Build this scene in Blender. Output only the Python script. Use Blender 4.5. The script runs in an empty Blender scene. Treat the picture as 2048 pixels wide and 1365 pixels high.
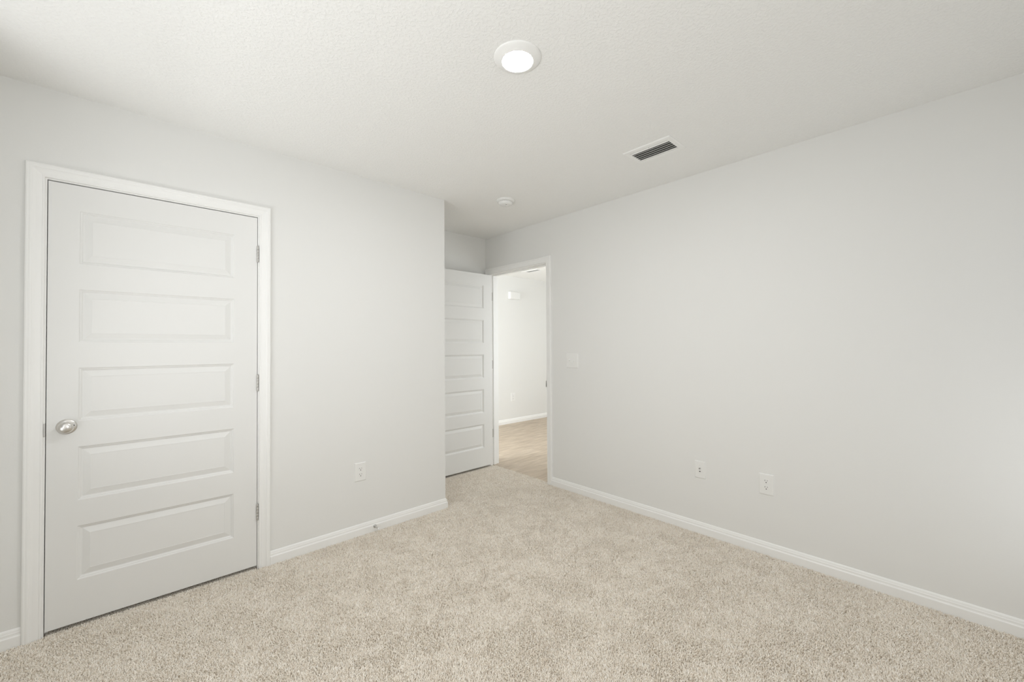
import bpy, bmesh, math, random
import numpy as np
from mathutils import Vector, Matrix
random.seed(7)
S = bpy.context.scene
COL = S.collection

# ------------------------------------------------------------------ camera
FPX, YAW, PITCH, ROLL, EYE = 821.05, 0.7471, 0.0135, -0.0061, 1.2676
fw = Vector((math.sin(YAW)*math.cos(PITCH), math.cos(YAW)*math.cos(PITCH), math.sin(PITCH)))
r0 = Vector((math.cos(YAW), -math.sin(YAW), 0))
u0 = r0.cross(fw)
rt = r0*math.cos(ROLL) + u0*math.sin(ROLL)
up = -r0*math.sin(ROLL) + u0*math.cos(ROLL)
cam = bpy.data.objects.new('camera', bpy.data.cameras.new('camera'))
COL.objects.link(cam)
cam.data.sensor_width = 36.0
cam.data.sensor_fit = 'HORIZONTAL'
cam.data.lens = FPX*36.0/2048.0
cam.data.clip_start = 0.02
cam.matrix_world = Matrix(((rt.x, up.x, -fw.x, 0), (rt.y, up.y, -fw.y, 0), (rt.z, up.z, -fw.z, EYE), (0, 0, 0, 1)))
S.camera = cam

# ------------------------------------------------------------------ world, exposure, daylight, fill lights
S.view_settings.view_transform = 'Standard'
S.view_settings.look = 'None'
S.view_settings.gamma = 1.0
S.view_settings.exposure = 0.0
S.cycles.max_bounces = 11
S.cycles.diffuse_bounces = 10
S.cycles.glossy_bounces = 4
S.cycles.sample_clamp_indirect = 6.0
W = bpy.data.worlds.new('world'); S.world = W
W.use_nodes = True
W.node_tree.nodes['Background'].inputs[0].default_value = (0.93, 0.97, 1.0, 1)
W.node_tree.nodes['Background'].inputs[1].default_value = 0.1

def area(name, loc, direction, sx, sy, power, color=(1, 1, 1), spread=180):
    l = bpy.data.lights.new(name, 'AREA')
    l.shape = 'RECTANGLE'; l.size = sx; l.size_y = sy
    l.energy = power; l.color = color; l.spread = math.radians(spread)
    o = bpy.data.objects.new(name, l); COL.objects.link(o)
    o.location = loc
    o.rotation_euler = Vector(direction).to_track_quat('-Z', 'Y').to_euler()
    return o

# room numbers (metres): X runs along the closet wall, Y into the depth, carpet top at z = 0
H = 2.44
DL, DR = 2.754, 2.8314          # closet wall face, right wall face
XC, DA = 1.8238, 3.477          # outer corner of the closet, back of the door recess
XW, YR = -0.58, -0.48           # window wall and rear wall, both behind the camera
TH = 0.115
YH, XH0, XH1, YH0 = 5.02, 0.9, 6.3, 2.25   # hall
BB = 0.073
D1L, D1R, DT = -0.281, 0.537, 2.031       # closet opening between the jambs
P0, P1, PT = 2.584, 3.403, 2.043          # doorway opening between the jambs
ZF = -0.012

WIN1 = (0.60, 2.20, 0.60, 2.30)           # y0, y1, z0, z1 in the window wall
WIN2 = (1.75, 2.72, 0.30, 2.10)             # x0, x1, z0, z1 in the rear wall
FILL_WIN = (0.10, 0.70, 0.65, 2.15)           # x0, x1, z0, z1 of an opening added in the rear wall
WINH = (3.80, 4.85, 0.35, 2.10)           # hall end window
DAY = (0.98, 0.995, 1.0)
area('daylight_left', (XW-0.15, 0.95, 1.45), (1, 0, 0), 0.65, 1.65, 11.6, DAY)          # sky through the left window
area('fill_up_left', (XW-0.55, 1.50, 0.75), (1, 0, 0.9), 0.6, 0.9, 8.2, DAY)      # added fill outside it, tilted up to brighten the ceiling
area('fill_up_left_steep', (XW-0.40, 1.80, 0.65), (0.6, 0, 1), 0.6, 0.5, 13.5, DAY)       # second added fill, tilted up more steeply
area('daylight_rear', (2.30, YR-0.14, 1.20), (0, 1, 0), 0.95, 1.8, 3.4, DAY)
area('daylight_rear_low', (2.50, YR-0.13, 0.70), (0, 1, 0), 0.45, 0.7, 1.5, DAY)
area('fill_rear_left', (0.40, YR-0.15, 1.40), (0, 1, 0), 0.6, 1.5, 12.0, DAY)  # added fill from the rear left, shining through an added opening
area('daylight_hall', (XH0-0.16, (WINH[0]+WINH[1])/2, 1.25), (1, 0, 0), 1.05, 1.75, 86.0, (0.93, 0.975, 1.0))
area('fill_hall_side', (4.20, YH0-0.14, 1.35), (0, 1, 0), 1.0, 1.8, 31.0, (0.93, 0.975, 1.0))  # added fill lighting the recess and the hall wall

# ------------------------------------------------------------------ materials
def mat(name, color, rough=0.5, metal=0.0, spec=0.5, bump=None, emit=None):
    m = bpy.data.materials.new(name); m.use_nodes = True
    nt = m.node_tree; b = nt.nodes['Principled BSDF']
    b.inputs['Base Color'].default_value = (*color, 1)
    b.inputs['Roughness'].default_value = rough
    b.inputs['Metallic'].default_value = metal
    b.inputs['Specular IOR Level'].default_value = spec
    if emit:
        b.inputs['Emission Color'].default_value = (*emit[0], 1)
        b.inputs['Emission Strength'].default_value = emit[1]
    if bump:
        scale, detail, dist, strength = bump[:4]
        tc = nt.nodes.new('ShaderNodeTexCoord')
        n = nt.nodes.new('ShaderNodeTexNoise')
        n.inputs['Scale'].default_value = scale; n.inputs['Detail'].default_value = detail
        if len(bump) > 4: n.inputs['Distortion'].default_value = bump[4]
        bp = nt.nodes.new('ShaderNodeBump')
        bp.inputs['Strength'].default_value = strength; bp.inputs['Distance'].default_value = dist
        nt.links.new(tc.outputs['Object'], n.inputs['Vector'])
        src = n.outputs['Fac']
        if len(bump) > 5:
            mr = nt.nodes.new('ShaderNodeMapRange'); mr.interpolation_type = 'SMOOTHSTEP'
            mr.inputs['From Min'].default_value = bump[5]; mr.inputs['From Max'].default_value = bump[6]
            nt.links.new(src, mr.inputs['Value']); src = mr.outputs['Result']
        nt.links.new(src, bp.inputs['Height'])
        nt.links.new(bp.outputs['Normal'], b.inputs['Normal'])
    return m

M_WALL = mat('wall_paint', (0.79, 0.79, 0.776), 0.55, spec=0.25, bump=(140, 2, 0.0006, 0.25))
M_CEIL = mat('ceiling_texture', (0.88, 0.88, 0.868), 0.7, spec=0.25, bump=(84, 3, 0.0024, 0.42, 0.35, 0.42, 0.68))
M_TRIM = mat('trim_paint', (0.88, 0.88, 0.868), 0.35, spec=0.4)
M_DOOR = mat('door_paint', (0.79, 0.79, 0.778), 0.4, spec=0.4, bump=(220, 2, 0.0003, 0.15))
M_PLASTIC = mat('white_plastic', (0.825, 0.825, 0.81), 0.3, spec=0.5)
M_DARK = mat('dark_slot', (0.03, 0.03, 0.028), 0.7)
M_VENTDARK = mat('duct_dark', (0.10, 0.10, 0.095), 0.8)
M_NICKEL = mat('satin_nickel', (0.72, 0.70, 0.67), 0.28, metal=1.0)
M_STEEL = mat('hinge_steel', (0.60, 0.59, 0.57), 0.55, metal=1.0)
M_LENS = mat('lamp_lens', (0.9, 0.9, 0.9), 0.4, emit=((0.985, 0.995, 1.0), 380.0))
M_SCREW = mat('painted_screw', (0.80, 0.80, 0.785), 0.35, spec=0.5)
M_BACK = mat('carpet_backing', (0.45, 0.40, 0.335), 0.95, spec=0.1, bump=(400, 2, 0.004, 0.8))

def plank_material():
    m = bpy.data.materials.new('vinyl_planks'); m.use_nodes = True
    nt = m.node_tree; b = nt.nodes['Principled BSDF']; L = nt.links.new
    tc = nt.nodes.new('ShaderNodeTexCoord')
    br = nt.nodes.new('ShaderNodeTexBrick')
    br.offset = 0.37; br.squash = 1.0
    for k, v in (('Scale', 1.0), ('Mortar Size', 0.0012), ('Brick Width', 1.22), ('Row Height', 0.18), ('Bias', 0.0)):
        br.inputs[k].default_value = v
    br.inputs['Color1'].default_value = (0.50, 0.415, 0.322, 1)
    br.inputs['Color2'].default_value = (0.54, 0.455, 0.36, 1)
    br.inputs['Mortar'].default_value = (0.36, 0.285, 0.21, 1)
    L(tc.outputs['Object'], br.inputs['Vector'])
    mp = nt.nodes.new('ShaderNodeMapping'); mp.inputs['Scale'].default_value = (4.0, 26, 1)
    L(tc.outputs['Object'], mp.inputs['Vector'])
    n = nt.nodes.new('ShaderNodeTexNoise'); n.inputs['Scale'].default_value = 1.0; n.inputs['Detail'].default_value = 5
    n.inputs['Distortion'].default_value = 0.5
    L(mp.outputs['Vector'], n.inputs['Vector'])
    cr = nt.nodes.new('ShaderNodeValToRGB')
    cr.color_ramp.elements[0].position = 0.32; cr.color_ramp.elements[0].color = (0.76, 0.73, 0.70, 1)
    cr.color_ramp.elements[1].position = 0.66; cr.color_ramp.elements[1].color = (1.05, 1.05, 1.05, 1)
    L(n.outputs['Fac'], cr.inputs['Fac'])
    mx = nt.nodes.new('ShaderNodeMix'); mx.data_type = 'RGBA'; mx.blend_type = 'MULTIPLY'
    mx.inputs['Factor'].default_value = 1.0
    L(br.outputs['Color'], mx.inputs[6]); L(cr.outputs['Color'], mx.inputs[7])
    L(mx.outputs[2], b.inputs['Base Color'])
    b.inputs['Roughness'].default_value = 0.45
    b.inputs['Specular IOR Level'].default_value = 0.35
    return m
M_PLANK = plank_material()

def pile_material():
    m = bpy.data.materials.new('carpet_yarn'); m.use_nodes = True
    nt = m.node_tree; b = nt.nodes['Principled BSDF']; L = nt.links.new
    at = nt.nodes.new('ShaderNodeAttribute'); at.attribute_name = 'tint'; at.attribute_type = 'GEOMETRY'
    cr = nt.nodes.new('ShaderNodeValToRGB')
    e = cr.color_ramp.elements
    e[0].position = 0.0; e[0].color = (0.55, 0.475, 0.385, 1)
    e[1].position = 1.0; e[1].color = (0.945, 0.92, 0.875, 1)
    k = cr.color_ramp.elements.new(0.18); k.color = (0.815, 0.748, 0.658, 1)
    k = cr.color_ramp.elements.new(0.55); k.color = (0.92, 0.872, 0.795, 1)
    L(at.outputs['Fac'], cr.inputs['Fac'])
    L(cr.outputs['Color'], b.inputs['Base Color'])
    b.inputs['Roughness'].default_value = 0.9
    b.inputs['Specular IOR Level'].default_value = 0.1
    return m
M_PILE = pile_material()

# ------------------------------------------------------------------ mesh helpers
def obj(name, bm, material, parent=None, smooth=False, angle=None):
    me = bpy.data.meshes.new(name)
    bmesh.ops.remove_doubles(bm, verts=bm.verts, dist=1e-6)
    bmesh.ops.recalc_face_normals(bm, faces=bm.faces)
    bm.to_mesh(me); bm.free()
    me.materials.append(material)
    o = bpy.data.objects.new(name, me); COL.objects.link(o)
    if smooth:
        for p in me.polygons: p.use_smooth = True
        if angle: me.set_sharp_from_angle(angle=math.radians(angle))
    if parent: o.parent = parent
    return o
def tag(o, label, cat, kind=None, group=None):
    o['label'] = label; o['category'] = cat
    if kind: o['kind'] = kind
    if group: o['group'] = group
    return o
def struct(name, bm, material, label, cat):
    return tag(obj(name, bm, material), label, cat, 'structure')
def box(bm, x0, x1, y0, y1, z0, z1, bevel=0.0, seg=2):
    r = bmesh.ops.create_cube(bm, size=1.0, matrix=Matrix.Translation(((x0+x1)/2, (y0+y1)/2, (z0+z1)/2)) @ Matrix.Diagonal((x1-x0, y1-y0, z1-z0, 1)))
    if bevel:
        es = {e for v in r['verts'] for e in v.link_edges}
        bmesh.ops.bevel(bm, geom=list(es), offset=bevel, segments=seg, profile=0.6, affect='EDGES')
def lathe(bm, prof, n=48, matrix=Matrix(), sx=1.0, sy=1.0):
    """prof: (radius, height) list spun about local Z."""
    rings = []
    for r, h in prof:
        if r < 1e-7: rings.append([bm.verts.new(matrix @ Vector((0, 0, h)))])
        else: rings.append([bm.verts.new(matrix @ Vector((r*sx*math.cos(2*math.pi*i/n), r*sy*math.sin(2*math.pi*i/n), h))) for i in range(n)])
    for a, b in zip(rings, rings[1:]):
        for i in range(n):
            j = (i+1) % n
            if len(a) == 1 and len(b) == 1: break
            if len(a) == 1: bm.faces.new((a[0], b[i], b[j]))
            elif len(b) == 1: bm.faces.new((a[i], b[0], a[j]))
            else: bm.faces.new((a[i], b[i], b[j], a[j]))
def sweep(bm, path, prof, closed_ends=True):
    """path: 2-D points; the profile (offset to the path's right-hand side, z) with mitred corners."""
    P = [Vector(p) for p in path]
    nrm = []
    for a, b in zip(P, P[1:]):
        d = (b-a).normalized(); nrm.append(Vector((d.y, -d.x)))
    st = []
    for i, p in enumerate(P):
        if i == 0: m = nrm[0]
        elif i == len(P)-1: m = nrm[-1]
        else:
            s = nrm[i-1]+nrm[i]; m = s/(s.dot(nrm[i]))
        st.append([bm.verts.new((p.x+m.x*o, p.y+m.y*o, z)) for o, z in prof])
    for a, b in zip(st, st[1:]):
        for i in range(len(prof)-1): bm.faces.new((a[i], a[i+1], b[i+1], b[i]))
    if closed_ends:
        bm.faces.new(st[0]); bm.faces.new(list(reversed(st[-1])))
FACE_Y = Matrix.Rotation(math.radians(90), 4, 'X')      # local z -> -Y (faces the camera from the closet wall)
FACE_X = Matrix(((0, 0, -1, 0), (-1, 0, 0, 0), (0, 1, 0, 0), (0, 0, 0, 1)))   # local x -> -Y, y -> Z, z -> -X (right wall)
DOWN = Matrix.Rotation(math.pi, 4, 'X')                 # local z -> down (ceiling)

# ------------------------------------------------------------------ room shell
def wall(name, label, *boxes):
    bm = bmesh.new()
    for b in boxes: box(bm, *b)
    return struct(name, bm, M_WALL, label, 'wall')
JT = 0.019   # jamb thickness
wall('wall_left', 'light grey painted wall holding the closed closet door', (XW, D1L-JT, DL, DL+TH, ZF, H), (D1R+JT, XC, DL, DL+TH, ZF, H), (D1L-JT, D1R+JT, DL, DL+TH, DT+JT, H))
wall('wall_return', 'narrow side wall of the recess behind the outer corner', (XC-TH, XC, DL+TH, DA, ZF, H))
wall('wall_alcove', 'shaded back wall of the recess behind the open door', (XW-TH, DR, DA, DA+TH, ZF, H))
wall('wall_right', 'long light grey wall on the right with the doorway', (DR, DR+TH, YR-TH, P0-JT, ZF, H), (DR, DR+TH, P1+JT, DA+TH, ZF, H), (DR, DR+TH, P0-JT, P1+JT, PT+JT, H))
wall('wall_window', 'light grey window wall behind the camera on the left', (XW-TH, XW, YR-TH, WIN1[0], ZF, H), (XW-TH, XW, WIN1[1], DA, ZF, H), (XW-TH, XW, WIN1[0], WIN1[1], ZF, WIN1[2]), (XW-TH, XW, WIN1[0], WIN1[1], WIN1[3], H))
wall('wall_rear', 'light grey rear wall behind the camera', (XW, FILL_WIN[0], YR-TH, YR, ZF, H), (FILL_WIN[1], WIN2[0], YR-TH, YR, ZF, H), (FILL_WIN[0], FILL_WIN[1], YR-TH, YR, ZF, FILL_WIN[2]), (FILL_WIN[0], FILL_WIN[1], YR-TH, YR, FILL_WIN[3], H), (WIN2[1], DR, YR-TH, YR, ZF, H), (WIN2[0], WIN2[1], YR-TH, YR, ZF, WIN2[2]), (WIN2[0], WIN2[1], YR-TH, YR, WIN2[3], H))
wall('wall_hall', 'bright hallway wall seen through the doorway', (XH0-TH, XH1+TH, YH, YH+TH, ZF, H))
wall('wall_hall_end', 'end wall of the hallway out of view', (XH1, XH1+TH, YH0, YH, ZF, H))
wall('wall_hall_side', 'short hallway wall with an added window opening, out of view', (DR+TH, 3.70, YH0-TH, YH0, ZF, H), (4.70, XH1+TH, YH0-TH, YH0, ZF, H), (3.70, 4.70, YH0-TH, YH0, ZF, 0.4), (3.70, 4.70, YH0-TH, YH0, 2.2, H))  # opening added to let the hall side fill in
wall('wall_hall_window', 'hallway end wall with a window out of view', (XH0-TH, XH0, DA+TH, WINH[0], ZF, H), (XH0-TH, XH0, WINH[1], YH, ZF, H), (XH0-TH, XH0, WINH[0], WINH[1], ZF, WINH[2]), (XH0-TH, XH0, WINH[0], WINH[1], WINH[3], H))
bm = bmesh.new(); box(bm, XW-TH, DR+TH/2, YR-TH, DA+TH/2, H, H+0.12)
struct('ceiling', bm, M_CEIL, 'white textured bedroom ceiling', 'ceiling')
bm = bmesh.new(); box(bm, DR+TH/2, XH1+TH, YH0-TH, YH+TH, H, H+0.12); box(bm, XH0-TH, DR+TH/2, DA+TH/2, YH+TH, H, H+0.12)
struct('ceiling_hall', bm, M_CEIL, 'white hallway ceiling beyond the doorway', 'ceiling')
XT = 2.858                                   # carpet meets the planks under the doorway
bm = bmesh.new(); box(bm, XW-TH, DR, YR-TH, DA+TH, -0.10, ZF); box(bm, DR, XT, P0-JT, P1+JT, -0.10, ZF)
struct('floor', bm, M_BACK, 'subfloor under the beige bedroom carpet', 'floor')
bm = bmesh.new(); box(bm, DR+TH, XH1+TH, YH0-TH, YH+TH, -0.10, -0.004); box(bm, XT, DR+TH, P0-JT, P1+JT, -0.10, -0.004); box(bm, XH0-TH, DR+TH, DA+TH, YH+TH, -0.10, -0.004)
struct('floor_hall', bm, M_PLANK, 'light tan wood plank floor of the hallway beyond the doorway', 'floor')

# window frames out of view; some are added around fill lights
def window(name, along, plane, a0, a1, z0, z1, label):
    bm = bmesh.new(); w = 0.05
    def bar(p, q, r, s):
        if along == 'y': box(bm, plane-0.08, plane-0.03, p, q, r, s)
        else: box(bm, p, q, plane-0.08, plane-0.03, r, s)
    bar(a0, a0+w, z0, z1); bar(a1-w, a1, z0, z1); bar(a0+w, a1-w, z0, z0+w); bar(a0+w, a1-w, z1-w, z1)
    zm = (z0+z1)/2; bar(a0+w, a1-w, zm-0.02, zm+0.02)
    return struct(name, bm, M_TRIM, label, 'window')
window('window_1', 'y', XW, *WIN1, 'white window frame in the window wall behind the camera')
window('window_2', 'x', YR, *WIN2, 'wide white window frame in the rear wall, near the right wall')
window('added_window_rear', 'x', YR, *FILL_WIN, 'narrow white window frame added in the rear wall for fill light, behind the camera')  # frame added around the rear-left fill light
window('added_window_hall', 'x', YH0, 3.70, 4.70, 0.4, 2.2, 'white window frame added in the side wall of the hallway for fill light, out of view')  # frame added around the hall side fill light
window('window_3', 'y', XH0, *WINH, 'white window frame at the end of the hallway, out of view')

# ------------------------------------------------------------------ baseboards
BPROF = [(0, ZF), (0.014, ZF), (0.014, 0.040), (0.0135, 0.0425), (0.0105, 0.0455), (0.0095, 0.050), (0.0095, 0.056), (0.0075, 0.0605), (0.0065, 0.066), (0.0045, 0.0705), (0.002, BB), (0, BB)]
def baseboard(name, label, path):
    bm = bmesh.new(); sweep(bm, path, BPROF)
    return struct(name, bm, M_TRIM, label, 'baseboard')
CW, RV = 0.0575, 0.006          # casing width, reveal
baseboard('baseboard_left', 'short white baseboard left of the closet door', [(XW, DL), (D1L-RV-CW, DL)])
baseboard('baseboard_corner', 'white baseboard right of the closet door, wrapping the outer corner', [(D1R+RV+CW, DL), (XC, DL), (XC, DA)])
baseboard('baseboard_alcove', 'white baseboard behind the open door', [(XC+0.014, DA), (DR, DA)])
baseboard('baseboard_right', 'long white baseboard along the right wall', [(DR, P0-RV-CW), (DR, YR)])
baseboard('baseboard_window', 'white baseboard under the window behind the camera', [(XW, YR), (XW, DL)])
baseboard('baseboard_rear', 'white baseboard along the rear wall', [(DR-0.014, YR), (XW+0.014, YR)])
baseboard('baseboard_hall', 'white baseboard of the bright hallway wall', [(XH0, YH), (XH1, YH)])

# ------------------------------------------------------------------ door casings and jambs
CPROF = [(0.0, 0.0), (0.0, 0.0085), (0.002, 0.0105), (0.005, 0.0112), (0.0085, 0.0100), (0.011, 0.0108), (0.026, 0.0128), (0.034, 0.0150), (0.037, 0.0172), (0.041, 0.0180), (0.047, 0.0172), (0.0505, 0.0180), (0.0545, 0.0170), (0.057, 0.0140), (0.0575, 0.0120), (0.0575, 0.0)]
def casing(name, label, place, a0, a1, zt):
    """place(a, t, z) -> world point; a0, a1 inner edges, zt inner top; the profile is mitred at both top corners."""
    bm = bmesh.new(); st = []
    for f in (lambda w: (a0-w, ZF), lambda w: (a0-w, zt+w), lambda w: (a1+w, zt+w), lambda w: (a1+w, ZF)):
        st.append([bm.verts.new(place(f(w)[0], t, f(w)[1])) for w, t in CPROF])
    for a, b in zip(st, st[1:]):
        for i in range(len(CPROF)-1): bm.faces.new((a[i], a[i+1], b[i+1], b[i]))
    bm.faces.new(st[0]); bm.faces.new(list(reversed(st[-1])))
    return struct(name, bm, M_TRIM, label, 'door casing')
t1 = casing('trim_1', 'white moulded casing around the closed closet door', lambda a, t, z: (a, DL-t, z), D1L-RV, D1R+RV, DT+RV)
t2 = casing('trim_2', 'white moulded casing around the open doorway in the right wall', lambda a, t, z: (DR-t, a, z), P0-RV, P1+RV, PT+RV)
bm = bmesh.new()
box(bm, D1L-JT, D1L, DL, DL+TH, ZF, DT+JT); box(bm, D1R, D1R+JT, DL, DL+TH, ZF, DT+JT); box(bm, D1L, D1R, DL, DL+TH, DT, DT+JT)
y0 = DL+0.0375
box(bm, D1L, D1L+0.011, y0, y0+0.032, ZF, DT); box(bm, D1R-0.011, D1R, y0, y0+0.032, ZF, DT); box(bm, D1L+0.011, D1R-0.011, y0, y0+0.032, DT-0.011, DT)
obj('door_jamb', bm, M_TRIM, t1)
bm = bmesh.new()
box(bm, DR, DR+TH, P0-JT, P0, ZF, PT+JT); box(bm, DR, DR+TH, P1, P1+JT, ZF, PT+JT); box(bm, DR, DR+TH, P0, P1, PT, PT+JT)
x0 = DR+0.0385
box(bm, x0, x0+0.032, P0, P0+0.011, ZF, PT); box(bm, x0, x0+0.032, P1-0.011, P1, ZF, PT); box(bm, x0, x0+0.032, P0+0.011, P1-0.011, PT-0.011, PT)
obj('door_jamb', bm, M_TRIM, t2)
# strike plates on the jambs
bm = bmesh.new(); box(bm, D1L-0.0055, D1L+0.0006, DL-0.004, DL+0.030, 0.878, 0.937, 0.0005, 1); obj('strike_plate', bm, M_STEEL, t1)['label'] = 'steel strike plate'
bm = bmesh.new(); box(bm, DR-0.0135, DR+0.030, P0-0.0005, P0+0.0008, 0.889, 0.948, 0.0004, 1); obj('strike_plate', bm, M_STEEL, t2)['label'] = 'steel strike plate'

# ------------------------------------------------------------------ five-panel doors
DW, DTH = 0.812, 0.035
def door_mesh(height, panel_tops, ph=0.247, s0=0.097, s1=0.111):
    """x 0..DW, front face at y = 0 looking to -Y, z from the door's bottom edge."""
    bm = bmesh.new()
    xs = [0, s0, DW-s1, DW]; zs = [0.0]
    for t in sorted(panel_tops): zs += [t-ph, t]
    zs.append(height)
    rings = [(0, 0), (0.0022, 0.0010), (0.0040, 0.0038), (0.0065, 0.0046), (0.0085, 0.0050), (0.0110, 0.0078), (0.0140, 0.0100), (0.0165, 0.0102), (0.0190, 0.0094), (0.0430, 0.0022), (0.0436, 0.0030), (0.0450, 0.0032)]
    for y, sg in ((0.0, 1), (DTH, -1)):
        for i in range(3):
            for j in range(len(zs)-1):
                a, b, c, d = xs[i], xs[i+1], zs[j], zs[j+1]
                if i == 1 and j % 2 == 1:
                    prev = None
                    for ins, dep in rings:
                        q = [bm.verts.new((x, y+sg*dep, z)) for x, z in ((a+ins, c+ins), (b-ins, c+ins), (b-ins, d-ins), (a+ins, d-ins))]
                        if prev:
                            for k in range(4): bm.faces.new((prev[k], prev[(k+1) % 4], q[(k+1) % 4], q[k]))
                        prev = q
                    bm.faces.new(prev)
                else:
                    bm.faces.new([bm.verts.new((x, y, z)) for x, z in ((a, c), (b, c), (b, d), (a, d))])
    for i in range(3):
        for z in (0, height): bm.faces.new([bm.verts.new(p) for p in ((xs[i], 0, z), (xs[i+1], 0, z), (xs[i+1], DTH, z), (xs[i], DTH, z))])
    for j in range(len(zs)-1):
        for x in (0, DW): bm.faces.new([bm.verts.new(p) for p in ((x, 0, zs[j]), (x, 0, zs[j+1]), (x, DTH, zs[j+1]), (x, DTH, zs[j]))])
    return bm
TOPS = [1.910-0.014-0.364*k for k in range(5)]
def knob(parent, side):
    """side -1: front (-Y), +1: back; built in the parent's local space at the latch stile."""
    kx, kz = 0.062, 0.901
    base = Matrix.Translation((kx, 0 if side < 0 else DTH, kz)) @ (FACE_Y if side < 0 else Matrix.Rotation(math.radians(-90), 4, 'X'))
    bm = bmesh.new()
    prof = [(0.0, 0.008), (0.0125, 0.008), (0.0115, 0.018), (0.0120, 0.023), (0.0165, 0.0265), (0.0215, 0.031), (0.0250, 0.037), (0.0260, 0.043), (0.0250, 0.049), (0.0218, 0.0545), (0.0170, 0.0585), (0.0095, 0.0605), (0, 0.0612)]
    prof = [(r, h*0.86) for r, h in prof]
    lathe(bm, prof, 56, base)
    k = obj('door_knob', bm, M_NICKEL, parent, True, 50); k['label'] = 'satin nickel round knob'
    bm = bmesh.new()
    lathe(bm, [(0, 0), (0.0335, 0), (0.0340, 0.0015), (0.0330, 0.0035), (0.0300, 0.0050), (0.0235, 0.0078), (0.0175, 0.0096), (0.0140, 0.0102), (0, 0.0102)], 56, base)
    obj('knob_rose', bm, M_NICKEL, k, True, 50)
    bm = bmesh.new(); lathe(bm, [(0, 0.0045), (0.0027, 0.0045), (0.0027, 0.0086), (0, 0.0086)], 16, base @ Matrix.Translation((0.0235 if side < 0 else -0.0235, 0.004, 0)))
    obj('pin_hole', bm, M_DARK, k)
    return k
def hinge(parent, x, y, z, leaf_dirs):
    bm = bmesh.new(); r, h = 0.0056, 0.089
    for k in range(5):
        a = z-h/2+k*h/5; lathe(bm, [(0, a+0.0004), (r*0.92, a+0.0004), (r, a+0.0012), (r, a+h/5-0.0012), (r*0.92, a+h/5-0.0004), (0, a+h/5-0.0004)], 20, Matrix.Translation((x, y, 0)))
    for q in (-1, 1):
        lathe(bm, [(0, z+q*(h/2)), (0.0048, z+q*(h/2)), (0.0052, z+q*(h/2+0.0018)), (0.003, z+q*(h/2+0.004)), (0, z+q*(h/2+0.0045))], 20, Matrix.Translation((x, y, 0)))
    for (a, b, c, d) in leaf_dirs: box(bm, a, b, c, d, z-h/2, z+h/2)
    o = obj('hinge', bm, M_STEEL, parent, True, 40); o['label'] = 'steel butt hinge'
    return o
mesh0 = door_mesh(2.012, TOPS)
d1 = tag(obj('door_1', mesh0, M_DOOR), 'closed white five-panel closet door with a round nickel knob', 'door', 'structure')
d1.location = (D1L+0.003, DL+0.001, 0.014)
knob(d1, -1)
for hz in (1.815, 1.066, 0.322):
    hinge(d1, DW+0.0015, -0.0062, hz-0.014, [(DW-0.002, DW+0.0008, -0.006, 0.030), (DW+0.0016, DW+0.0028, -0.006, 0.030)])
d2 = bpy.data.objects.new('door_2', d1.data); COL.objects.link(d2)
tag(d2, 'white five-panel bedroom door standing open against the recess wall', 'door', 'structure')
d2.location = (DR-0.009-DW, P1-0.041, 0.019)
knob(d2, -1); knob(d2, 1)
for hz in (1.810, 1.075, 0.335):
    hinge(d2, DW+0.004, 0.0385, hz-0.019, [(DW, DW+0.0012, 0.001, 0.038), (DW+0.006, DW+0.044, 0.0395, 0.0412)])

# ------------------------------------------------------------------ wall plates
def thing(name, label, cat, M, group=None):
    o = bpy.data.objects.new(name, None); COL.objects.link(o)
    o.empty_display_size = 0.05; o.matrix_world = M
    return tag(o, label, cat, None, group)
def plate_bm(w, h, t=0.0055, edge=0.0045):
    bm = bmesh.new()
    def ring(iw, z, r):
        pts = []
        for cx, cy, a0 in ((1, 1, 0), (-1, 1, 90), (-1, -1, 180), (1, -1, 270)):
            for k in range(5):
                a = math.radians(a0+22.5*k)
                pts.append(bm.verts.new((cx*(w/2-iw-r)+r*math.cos(a), cy*(h/2-iw-r)+r*math.sin(a), z)))
        return pts
    R = [ring(0, 0, 0.003), ring(0, 0.0012, 0.003), ring(edge*0.45, t*0.75, 0.003), ring(edge, t, 0.003)]
    for a, b in zip(R, R[1:]):
        for i in range(20): bm.faces.new((a[i], a[(i+1) % 20], b[(i+1) % 20], b[i]))
    bm.faces.new(R[-1]); bm.faces.new(list(reversed(R[0])))
    return bm
def receptacle_bm(z0, z1):
    bm = bmesh.new(); lo, hi = [], []
    for k in range(40):
        a = 2*math.pi*k/40
        x, y = 0.0172*math.cos(a), max(-0.0142, min(0.0142, 0.0172*math.sin(a)))
        lo.append(bm.verts.new((x, y, z0))); hi.append(bm.verts.new((x, y, z1)))
    for k in range(40): bm.faces.new((lo[k], lo[(k+1) % 40], hi[(k+1) % 40], hi[k]))
    bm.faces.new(hi); bm.faces.new(list(reversed(lo)))
    return bm
def shift(o, y):
    o.location = (0, y, 0); return o
def screw(parent, x, y, z, r=0.0032, m=None):
    bm = bmesh.new(); lathe(bm, [(0, z-0.001), (r, z-0.001), (r*0.95, z+0.0006), (r*0.5, z+0.0011), (0, z+0.0012)], 20, Matrix.Translation((x, y, 0)))
    return obj('screw', bm, m or M_SCREW, parent, True, 40)
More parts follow.
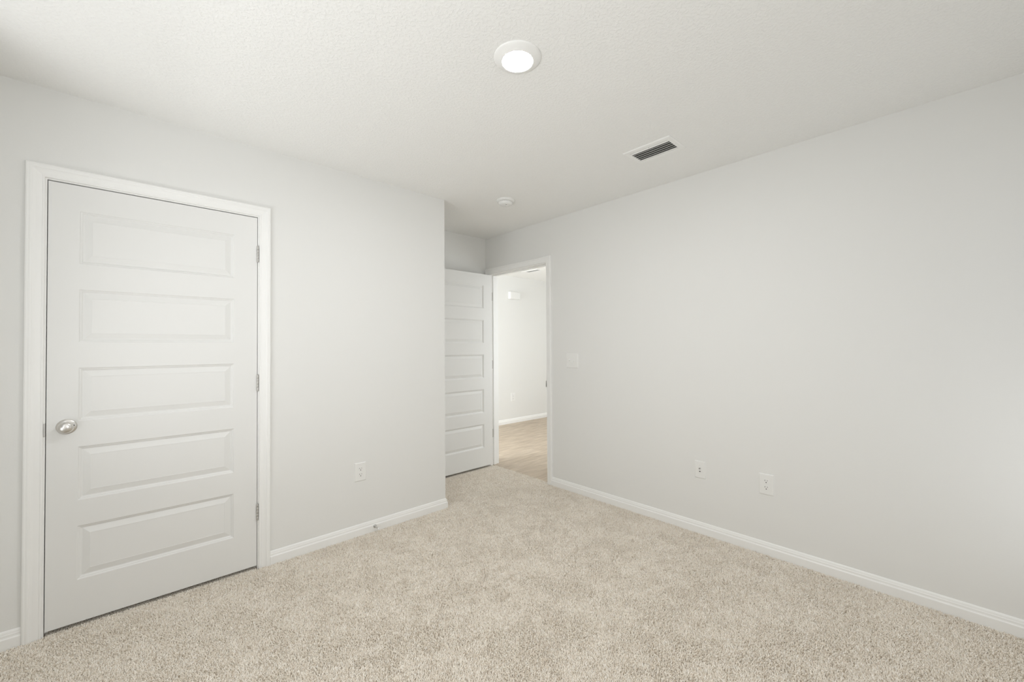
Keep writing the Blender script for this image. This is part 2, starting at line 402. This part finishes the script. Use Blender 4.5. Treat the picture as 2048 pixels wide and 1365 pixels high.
def outlet(label, M, w, h):
    t = thing('wall_outlet', label, 'outlet', M)
    obj('cover_plate', plate_bm(w, h), M_PLASTIC, t)
    for y in (0.0195, -0.0195):
        r = shift(obj('receptacle', receptacle_bm(0.003, 0.0068), M_PLASTIC, t), y)
        bm = bmesh.new()
        box(bm, -0.0075, -0.0053, 0.0005, 0.0085, 0.0060, 0.0070); box(bm, 0.0055, 0.0075, 0.0015, 0.0080, 0.0060, 0.0070)
        lathe(bm, [(0, 0.0060), (0.0030, 0.0060), (0.0030, 0.0070), (0, 0.0070)], 16, Matrix.Translation((0, -0.0072, 0)))
        obj('slot', bm, M_DARK, r)
    screw(t, 0, 0, 0.0055)
    return t
outlet('white duplex outlet on the closet wall, right of the closed door', Matrix.Translation((1.141, DL, 0.425)) @ FACE_Y, 0.079, 0.124)
outlet('white duplex outlet on the right wall, farther from the doorway than the jack plate', Matrix.Translation((DR, 0.791, 0.421)) @ FACE_X, 0.080, 0.126)
outlet('white duplex outlet on the bright hallway wall, seen through the doorway', Matrix.Translation((4.664, YH, 0.423)) @ FACE_Y, 0.089, 0.134)
t = thing('cable_jack_plate', 'white plate with coaxial and phone jacks on the right wall, left of the outlet', 'wall plate', Matrix.Translation((DR, 1.187, 0.4255)) @ FACE_X)
obj('cover_plate', plate_bm(0.071, 0.116), M_PLASTIC, t)
bm = bmesh.new(); lathe(bm, [(0, 0.005), (0.0068, 0.005), (0.0068, 0.0075), (0.0048, 0.0078), (0.0048, 0.0135), (0.0042, 0.0142), (0.0030, 0.0142), (0.0030, 0.0085), (0, 0.0085)], 6, Matrix.Translation((0, 0.0085, 0)))
c = obj('coaxial_jack', bm, M_STEEL, t); c['label'] = 'metal coaxial connector'
bm = bmesh.new(); lathe(bm, [(0, 0.0086), (0.0029, 0.0086), (0.0029, 0.0140), (0, 0.0140)], 12, Matrix.Translation((0, 0.0085, 0))); obj('socket', bm, M_DARK, c)
bm = bmesh.new(); box(bm, -0.0095, 0.0095, -0.019, -0.003, 0.004, 0.0072, 0.001, 2); c = obj('phone_jack', bm, M_PLASTIC, t)
bm = bmesh.new(); box(bm, -0.0045, 0.0045, -0.0140, -0.0080, 0.0066, 0.0074); obj('socket', bm, M_DARK, c)
for y in (0.030, -0.030): screw(t, 0, y, 0.0055)
t = thing('light_switch', 'white double toggle light switch on the right wall, beside the doorway', 'light switch', Matrix.Translation((DR, 2.281, 1.140)) @ FACE_X)
obj('cover_plate', plate_bm(0.128, 0.126), M_PLASTIC, t)
for x, d in ((-0.023, 1), (0.023, -1)):
    bm = bmesh.new(); box(bm, x-0.0050, x+0.0050, -0.0118, 0.0118, 0.0045, 0.0062, 0.0006, 1); obj('switch_surround', bm, M_PLASTIC, t)
    bm = bmesh.new(); box(bm, -0.0037, 0.0037, -0.0040, 0.0040, 0.0, 0.0150, 0.0012, 2)
    k = obj('toggle', bm, M_PLASTIC, t); k.location = (x, 0.001*d, 0.0050); k.rotation_euler = (math.radians(-28*d), 0, 0)
    for y in (0.030, -0.030): screw(t, x, y, 0.0055)

# door stop on the baseboard
t = thing('door_stop', 'small metal door stop with a white tip, screwed to the baseboard', 'door stop', Matrix.Translation((1.237, DL-0.0140, 0.034)) @ FACE_Y)
bm = bmesh.new(); lathe(bm, [(0, 0), (0.0108, 0), (0.0108, 0.002), (0.0085, 0.0055), (0.0050, 0.0075), (0, 0.0075)], 32); obj('base', bm, M_STEEL, t, True, 40)
bm = bmesh.new()
pr = [(0, 0.006), (0.0038, 0.006)]
for k in range(14): pr += [(0.0046, 0.008+k*0.0034), (0.0036, 0.0097+k*0.0034)]
pr += [(0, 0.058)]
lathe(bm, pr, 24); obj('spring', bm, M_STEEL, t, True, 60)
bm = bmesh.new(); lathe(bm, [(0, 0.055), (0.0068, 0.055), (0.0078, 0.058), (0.0078, 0.068), (0.0064, 0.0715), (0, 0.0722)], 28); obj('rubber_tip', bm, M_PLASTIC, t, True, 50)['label'] = 'white rubber tip'

# ------------------------------------------------------------------ ceiling fittings
t = thing('ceiling_light', 'round white disc light glowing on the bedroom ceiling', 'ceiling light', Matrix.Translation((1.142, 1.190, H)) @ DOWN)
bm = bmesh.new(); lathe(bm, [(0, 0), (0.0955, 0), (0.0955, 0.003), (0.0935, 0.0055), (0.0850, 0.0085), (0.0690, 0.0165), (0.0645, 0.0180), (0.0605, 0.0170), (0.0595, 0.0150), (0, 0.0150)], 96); obj('trim_ring', bm, M_TRIM, t, True, 50)
bm = bmesh.new(); lathe(bm, [(0, 0.0152), (0.0590, 0.0152), (0.0590, 0.0165), (0.0540, 0.0185), (0.0350, 0.0208), (0, 0.0218)], 96); obj('lens', bm, M_LENS, t, True, 50)['label'] = 'glowing white lens'

t = thing('smoke_detector', 'round white smoke detector on the bedroom ceiling near the doorway', 'smoke detector', Matrix.Translation((2.192, 2.432, H)) @ DOWN)
bm = bmesh.new(); lathe(bm, [(0, 0), (0.072, 0), (0.0725, 0.006), (0.070, 0.0125), (0.064, 0.016), (0, 0.016)], 80); obj('mounting_base', bm, M_PLASTIC, t, True, 40)
bm = bmesh.new(); lathe(bm, [(0, 0.0160), (0.0520, 0.0160), (0.0520, 0.0195), (0, 0.0195)], 80); obj('vent_gap', bm, M_VENTDARK, t)
bm = bmesh.new()
for k in range(24):
    a = 2*math.pi*k/24
    q = bmesh.ops.create_cube(bm, size=1, matrix=Matrix.Rotation(a, 4, 'Z') @ Matrix.Translation((0.0535, 0, 0.0175)) @ Matrix.Diagonal((0.004, 0.0075, 0.0036, 1)))
obj('vent_rib', bm, M_PLASTIC, t)
bm = bmesh.new(); lathe(bm, [(0, 0.0192), (0.0560, 0.0192), (0.0562, 0.0240), (0.0535, 0.0340), (0.0470, 0.0400), (0.0380, 0.0420), (0.0365, 0.0408), (0.0345, 0.0420), (0, 0.0432)], 80); obj('cover', bm, M_PLASTIC, t, True, 40)
bm = bmesh.new(); lathe(bm, [(0, 0.0400), (0.0085, 0.0400), (0.0085, 0.0440), (0.0070, 0.0450), (0, 0.0452)], 28, Matrix.Translation((0.016, 0.002, 0))); obj('test_button', bm, M_PLASTIC, t, True, 40)
bm = bmesh.new(); box(bm, -0.020, -0.008, 0.0205, 0.0245, 0.0405, 0.0432); obj('sounder_slot', bm, M_VENTDARK, t)

def register(label, M, w, l, iw, il, n, tilt):
    """ceiling register, local x across the slats, y along them, z down."""
    t = thing('ceiling_vent', label, 'vent', M)
    bm = bmesh.new()
    def rect(a, b, z): return [bm.verts.new((sx*a/2, sy*b/2, z)) for sx, sy in ((-1, -1), (1, -1), (1, 1), (-1, 1))]
    R = [rect(w, l, 0), rect(w, l, 0.0015), rect(w-0.006, l-0.006, 0.0050), rect(w-0.012, l-0.012, 0.0062), rect(iw+0.004, il+0.004, 0.0062), rect(iw, il, 0.0050), rect(iw, il, 0.0)]
    for a, b in zip(R, R[1:]):
        for k in range(4): bm.faces.new((a[k], a[(k+1) % 4], b[(k+1) % 4], b[k]))
    obj('frame', bm, M_TRIM, t)
    bm = bmesh.new(); box(bm, -iw/2, iw/2, -il/2, il/2, 0.0001, 0.0009); obj('duct_opening', bm, M_VENTDARK, t)
    for k in range(n):
        x = -iw/2+iw*(k+0.5)/n
        bm = bmesh.new(); bmesh.ops.create_cube(bm, size=1, matrix=Matrix.Translation((x, 0, 0.0048)) @ Matrix.Rotation(math.radians(-tilt if k == 0 else tilt if k < n-1 else tilt*0.4), 4, 'Y') @ Matrix.Diagonal((iw/n*(0.50 if k == 0 else 0.58), il, 0.0012, 1)))
        obj('slat', bm, M_TRIM, t)
    for y in (-1, 1): screw(t, 0, y*(l+il)/4, 0.0062, 0.0035)
    bm = bmesh.new(); box(bm, -iw/2-0.002, -iw/2+0.010, -0.003, 0.003, 0.004, 0.0068); obj('damper_lever', bm, M_TRIM, t)
    return t
register('white slatted air vent on the bedroom ceiling near the right wall', Matrix.Translation((2.293, 1.213, H)) @ DOWN, 0.208, 0.298, 0.140, 0.238, 6, 24)
register('white slatted air vent on the hallway ceiling, seen through the doorway', Matrix.Translation((4.545, 4.430, H)) @ DOWN, 0.150, 0.330, 0.100, 0.250, 5, 24)

# hallway door chime
t = thing('door_chime', 'small white door chime box high on the hallway wall', 'door chime', Matrix.Translation((4.690, YH, 2.118)) @ FACE_Y)
bm = bmesh.new(); box(bm, -0.118, 0.118, -0.062, 0.062, 0.0, 0.012, 0.003, 2); obj('back_plate', bm, M_PLASTIC, t)
bm = bmesh.new(); box(bm, -0.112, 0.112, -0.060, 0.060, 0.006, 0.048, 0.010, 4); obj('cover', bm, M_PLASTIC, t, True, 40)
bm = bmesh.new()
for x in (0.088, 0.096): box(bm, x, x+0.003, -0.046, 0.046, 0.0478, 0.0486)
obj('cover_rib', bm, M_PLASTIC, t)

# ------------------------------------------------------------------ carpet
def carpet():
    rng = np.random.default_rng(5)
    bm = bmesh.new()
    box(bm, XW, DR, YR, DL, ZF, -0.0075); box(bm, XC, DR, DL, DA, ZF, -0.0075); box(bm, DR, XT, P0, P1, ZF, -0.0075); box(bm, D1L, D1R, DL, DL+TH, ZF, -0.0075)
    base = tag(obj('carpet', bm, M_BACK), 'beige cut-pile carpet covering the bedroom floor wall to wall', 'carpet', 'stuff')
    step = 0.0042
    gx = np.arange(XW+0.004, XT, step); gy = np.arange(YR+0.004, DA-0.014, step)
    X, Y = np.meshgrid(gx, gy); X = X.ravel(); Y = Y.ravel()
    X = X+rng.uniform(-.5, .5, X.size)*step; Y = Y+rng.uniform(-.5, .5, X.size)*step
    ok = (Y < DL-0.0155) & (X < DR-0.0155)
    ok |= (X > XC+0.0155) & (X < DR-0.0155) & (Y < DA-0.0155)
    ok |= (X > D1L+0.004) & (X < D1R-0.004) & (Y < DL+0.06) & (Y > DL-0.03)
    ok |= (Y > P0+0.002) & (Y < P1-0.002) & (X < XT-0.002) & (X > DR-0.03)
    # only the floor this photograph or a step beside it can see
    ok &= (X*0.68+Y*0.73) > 0.55
    X, Y = X[ok], Y[ok]; n = X.size
    def field(seed, wl, k=10):
        g = np.random.default_rng(seed); s = np.zeros(n)
        for _ in range(k):
            a = g.uniform(0, 2*math.pi); f = 2*math.pi/(wl*g.uniform(.6, 1.8)); s += np.sin(f*(X*math.cos(a)+Y*math.sin(a))+g.uniform(0, 6.28))
        return s/math.sqrt(k/2)
    ang = rng.uniform(0, 2*math.pi, n)
    lean = rng.uniform(0.25, 1.0, n)
    coh = 0.75*field(11, 0.36)+0.95*field(12, 0.12)             # trodden patches: which way the pile lies
    dirx = lean*np.cos(ang)*0.9+0.36*np.tanh(coh)*0.70
    diry = lean*np.sin(ang)*0.9+0.36*np.tanh(coh)*0.72
    Lh = rng.uniform(0.0085, 0.0145, n)*(1-0.35*(rng.random(n) < 0.2))
    Lh = np.where(((X > D1L) & (X < D1R) & (Y > DL-0.006)) | ((X > 2.0) & (Y > P1-0.046)), 0.004, Lh)      # flattened under the doors
    lz = Lh/np.sqrt(1+dirx**2+diry**2)
    P = np.zeros((n, 4, 3), np.float32)
    bend = rng.uniform(0.6, 1.6, n)
    for k, s in enumerate((0, .4, .75, 1.0)):
        sb = s**bend
        P[:, k, 0] = X+dirx*lz*sb+rng.normal(0, .0006, n)*(s > 0); P[:, k, 1] = Y+diry*lz*sb+rng.normal(0, .0006, n)*(s > 0); P[:, k, 2] = -0.0085+lz*(s-0.10*s*s)
    rad = np.repeat(rng.uniform(0.0010, 0.0019, n)[:, None], 4, 1)*np.array([1.0, 1.05, 1.0, 0.55])
    cu = bpy.data.hair_curves.new('carpet_pile')
    cu.add_curves([4]*n)
    cu.position_data.foreach_set('vector', P.ravel())
    a = cu.attributes.get('radius') or cu.attributes.new('radius', 'FLOAT', 'POINT')
    a.data.foreach_set('value', rad.astype(np.float32).ravel())
    tint = np.clip(rng.beta(2.2, 2.0, n)+0.05*field(21, 0.03), 0, 1)
    a = cu.attributes.new('tint', 'FLOAT', 'CURVE'); a.data.foreach_set('value', tint.astype(np.float32))
    cu.materials.append(M_PILE)
    o = bpy.data.objects.new('carpet_pile', cu); COL.objects.link(o); o.parent = base; o['kind'] = 'stuff'
    print('tufts', n)
carpet()
bpy.context.view_layer.update()
